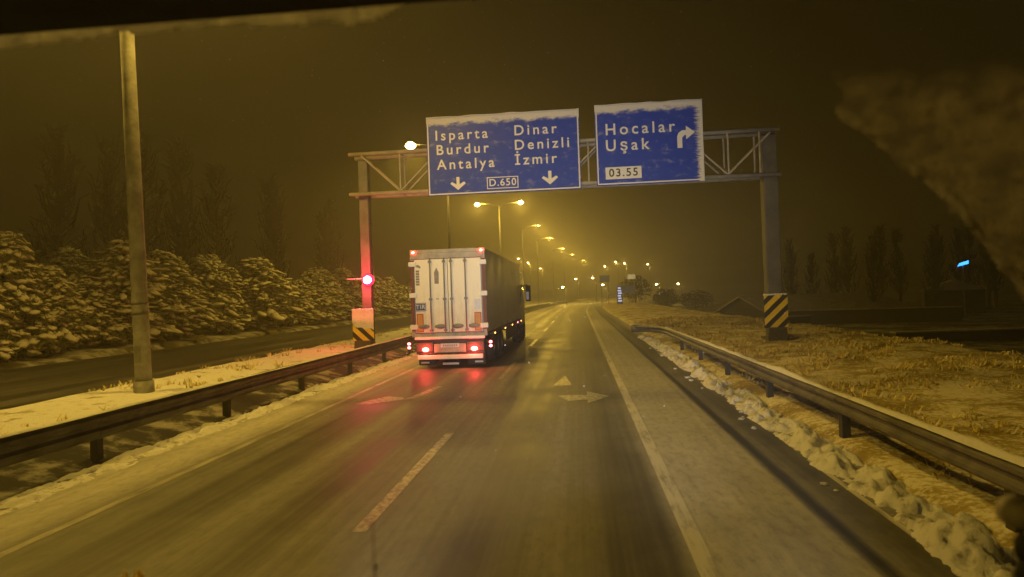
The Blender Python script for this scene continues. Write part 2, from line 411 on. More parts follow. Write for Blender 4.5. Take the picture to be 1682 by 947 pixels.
def guardrail(s, y0, y1, side, label, cap, base):
    root = tag(empty('guardrail', (s, y0, 0)), label, 'guardrail')
    L = 4.0; pm = panel_mesh(L+.28, side, None, 1.32 if side < 0 else 1.0); kk = 0
    pb = MB(); pb.box(-.06, .06, -.07, .07, -.6, .72); pb.box(-.05, .05, -.05, .05, .52, .70); postm = pb.mesh('post', M['railpost'])
    y = y0
    while y < y1-.1:
        a = math.atan2(curve(y+L)-curve(y), L)
        kk += 1; o = link('rail_panel', pm, root, (curve(y)-side*.007*(kk % 2), y-y0, .004*math.sin(kk*2.3))); o.rotation_euler.z = -a
        p = link('post', postm, root, (curve(y)+side*.09, y-y0+.1, 0)); p.rotation_euler.z = -a
        y += L
    b = MB(); vs = []; fs = []; yy = y0; k = 0
    while yy < min(y1, 90):
        h = cap*max(.06, .75+1.3*noise.noise((yy*.35, s, 2))+.6*noise.noise((yy*1.7, s, 4))); wd = .075+.02*noise.noise((yy*.9, s, 7))
        for q in range(5):
            a = math.pi*q/4; vs.append((curve(yy)+side*.0-math.cos(a)*wd*.8 - side*.02, yy-y0, .752+h*math.sin(a)))
        if k:
            for q in range(4): fs.append(((k-1)*5+q, k*5+q, k*5+q+1, (k-1)*5+q+1))
        k += 1; yy += .25
    b.add(vs, fs); b.build('snow_cap', M['snow'], root, True)
    return root
guardrail(-7.55, -6, 230, -1, 'long dark steel guardrail between the road and the snowy median', .025, 0)
gr = guardrail(3.78, -5.5, 30.5, 1, 'snow-topped steel guardrail along the grassy verge', .06, 0)
o = link('end_piece', panel_mesh(3.2, 1, .75), gr, (0, 36.0, 0))
b = MB(); b.tube([(0, 0, .44), (0, 0, .77)], .16, 12); b.build('end_nose', M['rail'], gr, True, (-1.13, 38.95, 0))

# ploughed snow along the rails
def berm(name, s0, s1, y0, y1, h, seed, gap, label, lumps):
    b = MB(); nx = 20; dy = .05; ny = int((y1-y0)/dy); H = []
    for j in range(ny+1):
        y = y0+j*dy; row = []
        wob = .22*noise.noise((y*.3, seed, 0)) + .1*noise.noise((y*1.1, seed, 3))
        for i in range(nx+1):
            t = i/nx; s = s0+(s1-s0)*t
            env = math.sin(math.pi*t)**.6
            n1 = noise.fractal((s*2.2+wob*2, y*1.3, seed), .55, 2.2, 6) - .12
            z = h*env*(.72+.85*n1+.28*noise.fractal((s*9, y*7, seed+4), .6, 2.1, 4)) - gap*h*(1-env)*.6 - .03
            row.append((s+wob*.5+curve(y), y, z)); b.v.append(row[-1])
    n = nx+1
    for j in range(ny):
        for i in range(nx):
            q = (j*n+i, j*n+i+1, (j+1)*n+i+1, (j+1)*n+i)
            if max(b.v[k][2] for k in q) > .0: b.f.append(q); b.m.append(0)
    for k in range(lumps):
        y = y0+(y1-y0)*random.random()**1.5; s = random.uniform(s0-.15, s1-.1); r = random.uniform(.015, .055)
        b.lump((s+.1*noise.noise((y*.3, seed, 0))+curve(y), y, r*.35), (r*1.5, r*1.8, r*.6), k, .9, 2)
    o = b.build(name, M['dirty_snow'], None, True); tag(o, label, 'snow', kind='stuff'); return o
berm('ploughed_snow', 2.95, 3.75, -3, 36, .20, 3.3, .4, 'lumpy ploughed snow lying along the foot of the verge guardrail', 110)
berm('ploughed_snow', -7.5, -6.75, -3, 60, .10, 8.3, .5, 'thin dirty snow ridge under the median guardrail', 60)

# dry grass on the right verge
STRAW = [simple('straw', (.66, .54, .18), .8, 0, .3, 2), simple('frosted_straw', (.72, .66, .48), .8, 0, .2, 2)]
def grass(count, y0, dy_, s0, ds, hmin, hmax, thr, label):
    b = MB()
    for k in range(count):
        y = y0+dy_*random.random()**1.3; s = s0+random.random()*ds
        if noise.noise((s*.5, y*.5, 9)) + .7*noise.noise((s*1.7, y*1.3, 3)) < thr: continue
        z = gz(s, y); h = random.uniform(hmin, hmax)*(1.25+noise.noise((s*.3, y*.3, 4)))
        for q in range(5):
            a = random.uniform(0, 6.28); ln = random.uniform(.5, 1.8)*h; wdt = .010+.0008*y
            dx, dy = math.cos(a), math.sin(a); px, py = -dy*wdt, dx*wdt
            x0, y0_ = s+random.uniform(-.1, .1), y+random.uniform(-.1, .1)
            b.add([(x0-px, y0_-py, z-.02), (x0+px, y0_+py, z-.02), (x0+dx*ln+px*.3, y0_+dy*ln+py*.3, z+h), (x0+dx*ln-px*.3, y0_+dy*ln-py*.3, z+h*.96)], [(0, 1, 2, 3)], 0 if random.random() < .55 else 1)
    o = b.build('dry_grass', STRAW); tag(o, label, 'grass', kind='stuff')
grass(9000, 3, 52, 4.1, 11.0, .02, .10, .0, 'frosted yellow-brown grass behind the snow-topped guardrail')
grass(900, 5, 50, -13.2, 4.4, .04, .12, .12, 'sparse dry grass poking through the median snow')

# ------------------------------------------------------------------ street lamps
def pole_lamp(name, y, s, h, arm, label, group, lean=0, far=False, heads=(-1, 1), r=(.20, .11), light=1.0, zb=None, lens='sodium', ls=1.0):
    z0 = (gz(s, y) if zb is None else zb)
    root = tag(empty(name, (s+curve(y), y, z0)), label, 'street lamp', group); root.rotation_euler.y = lean
    H = h - z0
    b = MB(); b.tube([(0, 0, -.3), (0, 0, H*.5), (0, 0, H-.25)], [r[0], (r[0]+r[1])/2, r[1]], 12); b.build('pole', M['pole' if y < 20 else 'pole_far'], root, True)
    if not far:
        b = MB(); b.tube([(0, 0, -.05), (0, 0, .30)], [r[0]*1.25, r[0]*1.2], 12); b.build('pole_base', M['pole'], root, True)
        b = MB(); b.box(-.07, .07, -r[0]-.012, -r[0]+.03, .75, 1.15); b.build('hatch', M['post'], root)
        for hz_ in (1.9, 2.15): b = MB(); b.tube([(0, 0, hz_), (0, 0, hz_+.04)], r[0]*1.03, 12); b.build('band', M['rail'], root)
    for k in heads:
        b = MB(); b.tube([(0, 0, H-.5), (k*arm*.35, 0, H-.05), (k*(arm-.3), 0, H+.05)], [.06, .05, .045], 8); b.build('arm', M['head'], root, True)
        hd = MB(); hd.prism([(k*arm-.38, H+.02), (k*arm+.38, H+.02), (k*arm+.34, H+.14), (k*arm, H+.2), (k*arm-.34, H+.14)], -.16, .16)
        ho = hd.build('lamp_head', M['head'], root)
        ln = MB(); ln.lump((k*arm, 0, H-.02), (.28*ls, .2*ls, .19*ls), 1, 0, 2); ln.build('lens', M[lens], ho, True)
        if light:
            ld = bpy.data.lights.new('lamp_light', 'POINT' if y > 60 else 'SPOT'); ld.color = SODIUM; ld.energy = LAMP_W*light; ld.shadow_soft_size = .18
            if y <= 60: ld.spot_size = R(168); ld.spot_blend = .5
            lo = bpy.data.objects.new('lamp_light', ld); col.objects.link(lo); lo.parent = root; lo.location = (k*arm, 0, H-.42)
    return root
G = 'twin-arm street lamps along the median'
pole_lamp('street_lamp', -21, -10.3, 14.4, 2.9, 'tall twin-arm lamp on the median behind the viewpoint', G)
for y, lb in ((15.7, 'thick pale lamp pole nearest the viewer, standing in median snow'), (53.8, 'lit twin-arm street lamp seen just above the gantry truss'),
              (90, 'lit twin-arm street lamp seen below the larger blue sign'), (121, 'faint street lamp just above the lorry roof'),
              (148, 'hazy single-arm street lamp, fifth along the median'), (184, 'hazy single-arm street lamp, sixth along the median'),
              (214, 'hazy single-arm street lamp, seventh along the median'), (252, 'hazy single-arm street lamp, eighth along the median')):
    pole_lamp('street_lamp', y, -10.6 if y < 20 else -10.1, 14.8, 2.9, lb, G, R(-1.2) if y < 20 else 0, far=y > 100, r=(.19, .14) if y < 20 else (.13, .07) if y < 100 else (.05, .03), light=1.0 if y < 60 else (1.25 if y < 100 else 1.5), heads=(-1, 1) if y < 100 else (1,), lens='sodium' if y < 100 else 'sodium_dim', ls=1.5 if y < 60 else 1.3 if y < 100 else .45)
far_lamps = [(-24, 217, 14.4, 'faint far lamp left of the median row, nearest of three'), (-26, 246, 14.4, 'faint far lamp left of the median row, middle of three'),
             (-32, 303, 14.4, 'faint far lamp left of the median row, farthest of three'), (-3.8, 306, 14.4, 'bright far lamp over the road, left of a close pair'),
             (4, 268, 14.4, 'smaller lamp of the close far pair over the road'), (6.5, 282, 14.4, 'larger lamp of the close far pair over the road'),
             (15, 304, 14.4, 'lone bright far lamp right of the white board'), (-3.0, 180, 6.4, 'low bright yellow lamp at the bend ahead'),
             (-4.9, 160, 4.2, 'lowest small yellow lamp at the bend ahead'), (1.8, 170, 6.3, 'low lamp beside the hazy blue sign'), (4.0, 178, 4.6, 'small low lamp left of the lit totem'),
             (18, 185, 4.3, 'tiny low lamp right of the dark bush'), (24, 190, 4.3, 'tiny low lamp beyond the verge, farthest right of the low lamps')]
for s, y, h, lb in far_lamps:
    pole_lamp('far_lamp', y, s, h, .8, lb, 'hazy lamps around the bend', far=True, heads=(-1,), r=(.06, .035), light=.8 if h > 8 else .18, zb=0 if s < 5 else -1.0, lens='sodium_far', ls=.8 if s > -20 else .5)

# ------------------------------------------------------------------ sign gantry and its signs
GY = 29.0
gan = tag(empty('sign_gantry', (0, GY, 0)), 'pale lattice sign gantry spanning the carriageway on two posts', 'gantry')
for x, hw, mt in ((-9.12, .21, 'post_left'), (7.98, .29, 'post_dark')):
    b = MB(); b.box(x-hw, x+hw, -hw, hw, -.3, 8.62 if x > 0 else 8.5); b.build('post', M[mt], gan, bevel=.04)
    b = MB(); b.box(x-hw-.15, x+hw+.15, -hw-.15, hw+.15, -.2, gz(x, GY)+.12); b.build('footing', M['conc'], gan)
for zz in (8.70, 6.98):
    for dy in (-.42, .42):
        b = MB(); b.tube([(-9.65, dy, zz), (8.35, dy, zz+.08*(1 if zz > 8 else -.4))], .085, 8); b.build('chord', M['truss'], gan, True)
xs = [-9.12 + 1.71*i for i in range(11)]
for i in range(10):
    for dy in (-.42, .42):
        a, c = (xs[i], xs[i+1]); z0, z1 = (8.66, 7.02) if i % 2 == 0 else (7.02, 8.66)
        b = MB(); b.tube([(a, dy, z0), (c, dy, z1)], .042, 6); b.build('brace', M['truss'], gan)
    b = MB(); b.tube([(xs[i], -.42, 8.68), (xs[i], .42, 8.68)], .035, 6); b.build('cross_tie', M['truss'], gan)
    b = MB(); b.tube([(xs[i], -.42, 7.0), (xs[i], .42, 7.0)], .035, 6); b.build('cross_tie', M['truss'], gan)
for x in (.62, 6.3, 7.55, -7.4):
    for dy in (-.42, .42):
        b = MB(); b.tube([(x, dy, 7.0), (x, dy, 8.7)], .04, 6); b.build('upright', M['truss'], gan)

def frosted(name, c, root, xr, zt, rough=.4, right=.0):
    t = NT(name); tc = t.n('TexCoord'); tc.object = root; co = tc.outputs['Object']
    sp = t.n('SeparateXYZ'); t.l(co, sp.inputs[0])
    n1 = t.noise(t.mapping(co, (1.2, 1, 2.5)), 1.6, 7, .7); n2 = t.noise(t.mapping(co, (.8, 1, 7)), 2.4, 6, .7)
    a = t.math('ADD', t.math('MULTIPLY', t.math('SUBTRACT', sp.outputs[2], zt-.46), 2.6), t.math('MULTIPLY', t.math('SUBTRACT', n1, .5), 2.2))
    f = t.step(a, .15, .75)
    if right:
        r_ = t.math('ADD', t.math('MULTIPLY', t.math('SUBTRACT', sp.outputs[0], xr-right), 2.4), t.math('MULTIPLY', t.math('SUBTRACT', n2, .5), 3.0))
        f = t.math('MAXIMUM', f, t.step(r_, .2, .7))
    s2 = t.math('MULTIPLY', t.step(n1, .52, .72), .30)
    f = t.math('MAXIMUM', f, s2)
    k = t.mix(f, c, (.70, .68, .62))
    return t.bsdf(k, t.math('ADD', t.math('MULTIPLY', f, .3), rough), 0, .4, n1, .1, .01)

def text(body, size, mt, parent, x, z, y=-.035, sp=1.2, align='LEFT', name='lettering'):
    cu = bpy.data.curves.new('t', 'FONT'); cu.body = body; cu.size = size; cu.extrude = .004; cu.space_character = sp; cu.align_x = align; cu.align_y = 'CENTER'; cu.offset = size*.012; cu.resolution_u = 4
    ob = bpy.data.objects.new('t', cu); col.objects.link(ob)
    me = bpy.data.meshes.new_from_object(ob.evaluated_get(bpy.context.evaluated_depsgraph_get()))
    bpy.data.objects.remove(ob); me.materials.clear(); me.materials.append(mt); me.name = name
    bm = bmesh.new(); bm.from_mesh(me); bm.faces.ensure_lookup_table(); seen = set(); groups = []
    for f in bm.faces:                                    # one object for each letter, its dot or cedilla with it
        if f.index in seen: continue
        stack = [f]; isl = []; seen.add(f.index)
        while stack:
            g = stack.pop(); isl.append(g)
            for e in g.edges:
                for h in e.link_faces:
                    if h.index not in seen: seen.add(h.index); stack.append(h)
        xs_ = [v.co.x for g in isl for v in g.verts]; groups.append([min(xs_), max(xs_), isl])
    groups.sort(key=lambda g: g[1]-g[0], reverse=True); merged = []
    for lo_, hi_, isl in groups:
        c_ = (lo_+hi_)/2
        for g in merged:
            if g[0]-.01 <= c_ <= g[1]+.01: g[2] += isl; break
        else: merged.append([lo_, hi_, isl])
    for lo_, hi_, isl in merged:
        mm = MB(); ids = {}
        for g in isl:
            mm.f.append(tuple(ids.setdefault(v.index, len(ids)) for v in g.verts)); mm.m.append(0)
        bm.verts.ensure_lookup_table(); mm.v = [tuple(bm.verts[i].co) for i in ids]
        o = mm.build('letter', mt, parent, False, (x, y, z)); o.rotation_euler.x = math.pi/2
    bm.free(); bpy.data.meshes.remove(me)
def ring(b, x0, x1, z0, z1, t, y0, y1):
    b.box(x0, x1, y0, y1, z0, z0+t); b.box(x0, x1, y0, y1, z1-t, z1); b.box(x0, x0+t, y0, y1, z0+t, z1-t); b.box(x1-t, x1, y0, y1, z0+t, z1-t)

def sign(x0, x1, z0, z1, label, right):
    root = tag(empty('direction_sign', (x0, GY-.55, z0)), label, 'road sign', 'blue signs on the gantry')
    W, H = x1-x0, z1-z0
    blue = frosted('frosted_sign_blue', (.012, .055, .46), root, W, H, .4, right)
    wh = frosted('frosted_sign_white', (.80, .79, .74), root, W, H, .4, right)
    b = MB(); b.box(0, W, 0, .05, 0, H); b.build('panel', blue, root, bevel=.02)
    b = MB(); ring(b, .04, W-.04, .04, H-.04, .05, -.008, -.002); b.build('border', wh, root)
    for q in range(3):
        b = MB(); x = W*(.15+.35*q); b.box(x-.04, x+.04, .055, .12, .05, H-.05); b.build('bracket', M['galv'], root)
    b = MB(); n = int(W/.12); vs = []; fs = []
    for i in range(n+1):
        x = W*i/n; h = .05+.05*noise.noise((x*1.3+x0, 3, 1)); d = .03+.03*noise.noise((x*2+x0, 8, 1))
        vs += [(x, -.02-d, H-.01), (x, -.01-d, H+h*.7), (x, .03, H+h), (x, .075, H)]
    for i in range(n):
        for q in range(3): fs.append((4*i+q, 4*i+4+q, 4*i+5+q, 4*i+q+1))
    b.add(vs, fs); b.build('snow_cap', M['snow'], root, True)
    return root, wh, blue, W, H
def poly_mark(name, polys, mt, root, y0=-.008, y1=-.001):
    b = MB()
    for p in polys: b.prism(p, y0, y1)
    return b.build(name, mt, root)
s1, wh, bl, W, H = sign(-6.18, .29, 6.72, 10.03, 'wider blue direction sign with six town names and D.650', .12)
for bd, x, v in (('Isparta', .055, .235), ('Burdur', .06, .42), ('Antalya', .065, .61), ('Dinar', .575, .225), ('Denizli', .575, .41), ('İzmir', .575, .60)):
    text(bd, .60, wh, s1, W*x, H*(1-v), -.006, 1.36)
def down_arrow(cx, cz, k, wh, root):
    poly_mark('arrow', [[(cx-.07*k, cz), (cx+.07*k, cz), (cx+.07*k, cz+.34*k), (cx-.07*k, cz+.34*k)],
                        [(cx, cz-.26*k), (cx+.36*k, cz+.04*k), (cx+.28*k, cz+.12*k), (cx+.07*k, cz+.0), (cx-.07*k, cz+.0), (cx-.28*k, cz+.12*k), (cx-.36*k, cz+.04*k)]], wh, root)
down_arrow(W*.20, H*.135, .92, wh, s1); down_arrow(W*.80, H*.15, .95, wh, s1)
b = MB(); ring(b, W*.39, W*.595, H*.055, H*.205, .035, -.008, -.001); b.build('route_frame', wh, s1)
text('D.650', .42, wh, s1, W*.4925, H*.13, -.006, 1.15, 'CENTER')
s2, wh, bl, W, H = sign(.93, 5.31, 6.80, 10.12, 'narrower blue direction sign with two town names and turn arrow', .42)
text('Hocalar', .66, wh, s2, W*.09, H*.69, -.006, 1.38); text('Uşak', .66, wh, s2, W*.09, H*.49, -.006, 1.38)
b = MB(); b.box(W*.085, W*.42, -.010, -.001, H*.075, H*.225); b.build('route_plate', wh, s2)
text('03.55', .46, M['blackp'], s2, W*.2525, H*.15, -.014, 1.2, 'CENTER')
ax, az = W*.76, H*.42
poly_mark('arrow', [[(ax, az), (ax+.2, az), (ax+.2, az+.42), (ax+.30, az+.52), (ax+.36, az+.52), (ax+.36, az+.72), (ax+.2, az+.72), (ax+.06, az+.62), (ax, az+.48)],
                    [(ax+.36, az+.34), (ax+.72, az+.62), (ax+.36, az+.90)]], wh, s2)

# ------------------------------------------------------------------ chevron markers
def clip_poly(p, f):
    out = []
    for i in range(len(p)):
        a, b = p[i], p[(i+1) % len(p)]; fa, fb = f(a), f(b)
        if fa >= 0: out.append(a)
        if (fa >= 0) != (fb >= 0):
            t = fa/(fa-fb); out.append((a[0]+(b[0]-a[0])*t, a[1]+(b[1]-a[1])*t))
    return out
def marker(x, y, z0, slope, label, snowy):
    root = tag(empty('hazard_marker', (x, y, z0)), label, 'hazard marker', 'striped markers at the gantry posts')
    b = MB(); b.prism([(-.42, -.25), (.42, -.25), (.34, .5), (-.34, .5)], -.2, .2); b.build('base', M['conc'], root, bevel=.03)
    b = MB(); b.box(-.47, .47, -.03, .03, .48, 1.8); b.build('board', M['blackp'], root, bevel=.02)
    k = -4
    for k in range(-6, 8):
        f0 = lambda p, k=k: (p[1]-slope*p[0]) - (.48+k*.52); f1 = lambda p, k=k: (.48+k*.52+.27) - (p[1]-slope*p[0])
        p = clip_poly(clip_poly([(-.455, .495), (.455, .495), (.455, 1.785), (-.455, 1.785)], f0), f1)
        if len(p) > 2: poly_mark('stripe', [p], M['yellow'], root, -.038, -.0305)
    b = MB()
    for q in range(7): b.lump((-.4+.13*q, 0, 1.80), (.11, .06, .05), q+x, .5, 1)
    b.build('snow_cap', M['snow'], root, True)
    if snowy:
        b = MB(); n = 14; vs = []; fs = []
        for i in range(n+1):
            xx = -.46+.92*i/n; lo = 1.05 + .30*noise.noise((xx*2.5, 3.1, 1)) - .25*xx
            for q in range(5):
                zz = lo+(1.80-lo)*q/4; vs.append((xx, -.045-.05*math.sin(math.pi*min(1, q/3.0+.05))*(.7+.5*noise.noise((xx*5, zz*5, 2))), zz))
        for i in range(n):
            for q in range(4): fs.append((5*i+q, 5*i+5+q, 5*i+6+q, 5*i+q+1))
        b.add(vs, fs); b.build('stuck_snow', M['snow'], root, True)
    return root
marker(7.78, 28.0, .27, .95, 'yellow and black striped marker on the grassy verge', False)
marker(-9.04, 28.0, .22, -.95, 'snow-plastered striped marker in the median under the red beacon', True)

# red flashing beacon on the left gantry post
bc = tag(empty('warning_beacon', (-8.98, GY-.22, 3.28)), 'glaring red warning beacon on the left gantry post', 'beacon')
b = MB(); b.box(-.16, .16, -.12, .0, -.18, .18); b.build('housing', M['dark'], bc, bevel=.02)
b = MB(); b.lump((0, -.14, 0), (.27, .14, .26), 0, 0, 2); bl0 = b.build('lens', M['beacon'], bc, True); b = MB(); b.lump((0, -.24, 0), (.18, .06, .17), 0, 0, 2); b.build('glare_core', M['beacon_glare'], bl0, True)  # lens oversized and pale core added to imitate the beacon's glare
b = MB(); b.box(-.95, -.16, -.12, -.06, .05, .09); b.build('bracket', M['white'], bc)
b = MB(); b.box(-.98, -.55, -.14, -.02, .09, .12); b.build('solar_panel', M['dark'], bc)
ld = bpy.data.lights.new('beacon_light', 'POINT'); ld.color = (1, .04, .08); ld.energy = 330; ld.shadow_soft_size = .08
lo = bpy.data.objects.new('beacon_light', ld); col.objects.link(lo); lo.parent = bc; lo.location = (.15, -1.0, 0)

# ------------------------------------------------------------------ lorry
TX, TY = -4.36, 22.7
lor = tag(empty('lorry', (TX, TY, 0)), 'articulated lorry with cream rear doors driving ahead, brake lights lit', 'lorry')
hw = 1.28
b = MB(); b.box(-hw, hw, .06, 13.6, 1.12, 4.02); b.build('trailer_box', M['side'], lor, bevel=.03)
b = MB(); ring(b, -hw-.005, hw+.005, 1.08, 4.035, .12, -.005, .055); b.build('door_frame', M['jamb'], lor, bevel=.01)
b = MB(); b.box(-hw, hw, -.02, .05, 3.72, 3.91); b.build('header_beam', M['jamb'], lor, bevel=.015)
for sx in (-1, 1):
    x0, x1 = (-1.13, -.01) if sx < 0 else (.01, 1.13)
    d = MB(); d.box(x0, x1, -.03, .05, 1.24, 3.70); dr = d.build('rear_door', M['door'], lor, bevel=.012)
    for rx in (.60, .12):
        b = MB(); b.tube([(sx*rx, -.065, 1.22), (sx*rx, -.065, 3.74)], .024, 8); b.build('locking_rod', M['rod'], dr, True)
        for hz in (1.3, 2.35, 3.62):
            b = MB(); b.box(sx*rx-.055, sx*rx+.055, -.085, -.03, hz-.035, hz+.035); b.build('rod_clamp', M['rod'], dr)
    for cx in (.30, .86):
        b = MB(); b.lump((sx*cx, -.035, 1.43), (.20, .02, .085), 2, 0, 2); b.build('latch_recess', M['rod'], dr, True)
        b = MB(); b.box(sx*cx-.12, sx*cx+.12, -.075, -.05, 1.41, 1.45); b.build('latch_handle', M['rod'], dr)
    b = MB(); b.box(sx*1.225-.05, sx*1.225+.05, -.035, .04, 1.3, 3.68); b.build('side_seal', M['seal'], lor)
    for hz in (3.55, 2.50, 1.43):
        b = MB(); b.box(sx*1.20-.13, sx*1.20+.13, -.06, .05, hz-.08, hz+.08); b.build('hinge', M['white'], lor, bevel=.015)
    b = MB(); b.box(sx*.985-.10, sx*.985+.10, -.042, -.031, 1.27, 1.86); rp = b.build('reflector_plate', M['orange'], dr)
    b = MB(); ring(b, sx*.985-.115, sx*.985+.115, 1.255, 1.875, .028, -.046, -.032); b.build('reflector_border', M['reddk'], dr)
    b = MB(); b.lump((sx*1.16, -.04, 3.95), (.055, .04, .04), 0, 0, 2); b.build('roof_marker', M['red_hot'], lor, True)
    b = MB(); b.tube([(sx*1.2, .1, .95), (sx*1.37, -.02, .82)], .04, 8); am = b.build('marker_arm', M['black'], lor)
    for dz in (.87, .74):
        b = MB(); b.lump((sx*1.39, -.06, dz), (.055, .04, .045), 0, 0, 2); b.build('end_marker', M['red_dim'], lor, True)
    b = MB(); b.box(sx*.86-.30, sx*.86+.30, -.04, .06, .58, .90); tl = b.build('tail_light', M['chassis'], lor, bevel=.02)
    b = MB(); b.lump((sx*.83, -.05, .66), (.12, .03, .075), 0, 0, 2); b.build('brake_lens', M['red_hot'], tl, True)
    ld = bpy.data.lights.new('brake_light', 'POINT'); ld.color = (1, .07, .05); ld.energy = 30; ld.shadow_soft_size = .07
    lo = bpy.data.objects.new('brake_light', ld); col.objects.link(lo); lo.parent = lor; lo.location = (sx*.83, -.20, .66)
    b = MB(); b.box(sx*.85-.3, sx*.85+.3, .3, .33, .10, .95); b.build('mud_flap', M['black'], lor)
    b = MB(); b.box(sx*.93-.14, sx*.93+.14, .285, .298, .16, .22); b.build('flap_mark', M['white'], lor)
# emblem, lettering blocks and plates on the left door
b = MB(); b.prism([(-1.13, 3.50), (-.93, 3.40), (-.92, 3.47), (-1.0, 3.53)], -.036, -.031); b.build('emblem', M['print'], lor)
for q in range(6):
    b = MB(); zz = 3.31-.088*q; b.box(-1.09, -.97, -.036, -.031, zz-.034, zz+.034); b.build('letter_mark', M['print'], lor)
poly_mark('logo_mark', [[(-.45, 2.87), (-.31, 2.87), (-.30, 3.25), (-.38, 3.42), (-.46, 3.25)]], M['print'], lor, -.036, -.031)
b = MB(); b.box(-1.14, -.77, -.042, -.0315, 1.96, 2.24); tp = b.build('tir_plate', M['tir'], lor)
b = MB(); ring(b, -1.125, -.785, 1.975, 2.225, .015, -.046, -.0425); b.build('plate_border', M['plate'], tp)
text('TIR', .2, M['plate'], tp, -.955, 2.10, -.048, 1.1, 'CENTER')
b = MB(); b.box(.88, 1.08, -.042, -.0315, 1.98, 2.32); b.build('white_tag', M['plate'], lor)
b = MB(); b.box(-.42, -.32, -.04, -.031, 2.35, 2.37); b.build('keyhole', M['black'], lor)
b = MB(); b.box(-1.2, 1.2, -.05, .05, 1.00, 1.09); b.build('sill', M['white'], lor, bevel=.015)
b = MB(); b.box(-1.16, 1.16, .02, .08, .50, .99); b.build('rear_panel', M['dark'], lor)
b = MB(); b.box(-.54, .54, -.03, .018, .55, .84); b.build('plate_carrier', M['jamb'], lor, bevel=.01)
b = MB(); b.box(-.31, .31, -.042, -.032, .72, .85); npl = b.build('number_plate', M['plate'], lor)
for q in range(8):
    b = MB(); xx = -.22+.065*q; b.box(xx-.018, xx+.018, -.045, -.0425, .75, .82); b.build('plate_mark', M['print'], npl)
b = MB(); b.box(-1.12, 1.12, -.06, .06, .32, .47); b.build('underrun_bar', M['white'], lor, bevel=.02)
b = MB(); b.box(-.28, .28, .05, .065, .13, .2); b.build('flap_mark', M['white'], lor)
# underside and running gear
b = MB(); b.box(-.55, .55, .1, 13.2, .85, 1.11); b.build('chassis_beam', M['chassis'], lor)
wt = MB(); n = 24
for (x0, x1, ra, rb) in ((-.17, .17, .50, .50),):
    prof = [(-.15, .30), (-.17, .46), (-.13, .505), (.13, .505), (.17, .46), (.15, .30)]
    for i in range(n):
        a = 2*math.pi*i/n
        for px_, r_ in prof: wt.v.append((px_, r_*math.cos(a), r_*math.sin(a)))
    L_ = len(prof)
    for i in range(n):
        for q in range(L_-1): wt.f.append((i*L_+q, i*L_+q+1, ((i+1) % n)*L_+q+1, ((i+1) % n)*L_+q)); wt.m.append(0)
tyre_me = wt.mesh('tyre', M['tyre'], True)
rm = MB(); rm.tube([(-.12, 0, 0), (.12, 0, 0)], .31, 20); rm.tube([(.12, 0, 0), (.17, 0, 0)], [.13, .10], 12); rm.tube([(-.12, 0, 0), (-.17, 0, 0)], [.13, .10], 12); rim_me = rm.mesh('rim', M['rim'])
for yy in (2.3, 3.6, 4.9, 12.6, 16.4):
    for sx in (-1, 1):
        wo_ = link('tyre', tyre_me, lor, (sx*1.06, yy, .505)); link('rim', rim_me, wo_)
for sx in (-1, 1):
    b = MB(); b.box(sx*1.24-.015, sx*1.24+.015, 6.2, 11.2, .5, 1.08); b.build('side_guard', M['chassis'], lor)
    b = MB(); b.box(sx*1.15-.1, sx*1.15+.1, 1.6, 5.6, 1.02, 1.11); b.build('mudguard', M['black'], lor)
    for yy, mt in ((2.0, 'amber'), (5.5, 'amber'), (8.5, 'amber'), (11.3, 'red_dim'), (13.3, 'amber')):
        b = MB(); b.lump((sx*(hw+.02), yy, 1.06), (.02, .07, .035), 0, 0, 1); b.build('side_marker', M[mt], lor, True)
b = MB(); b.box(hw+.001, hw+.008, 9.2, 11.6, 3.50, 3.56); b.build('lamp_reflection_strip', M['white'], lor)  # pale strip painted in as a street lamp's reflection on the glossy side
for k in range(1, 6):
    for zz in (1.24, 1.34): b = MB(); b.box(hw+.001, hw+.02, k*2.2+.0, k*2.2+.06, zz-.1, zz); b.build('strap', M['chassis'], lor)
b = MB(); b.box(hw+.001, hw+.012, .1, 13.5, 1.13, 1.2); b.build('side_rail', M['chassis'], lor)
b = MB(); b.box(-1.22, 1.22, 14.3, 16.9, .75, 3.75); cabo = b.build('cab', M['cab'], lor, bevel=.12)
b = MB(); b.box(1.221, 1.228, 15.3, 16.5, 2.15, 2.95); b.build('cab_window', M['glass'], cabo)
b = MB(); b.tube([(1.22, 16.6, 2.95), (1.45, 16.65, 3.0)], .03, 6); b.build('mirror_arm', M['black'], cabo)
b = MB(); b.box(1.34, 1.62, 16.55, 16.68, 2.05, 2.98); mo = b.build('mirror', M['black'], cabo, bevel=.04)
b = MB(); b.box(1.37, 1.52, 16.54, 16.548, 2.15, 2.6); b.build('mirror_glass', M['paleglow'] if False else M['plate'], mo)
b = MB(); b.box(-.95, .95, 13.7, 17.0, .55, .76); b.build('cab_chassis', M['chassis'], lor)

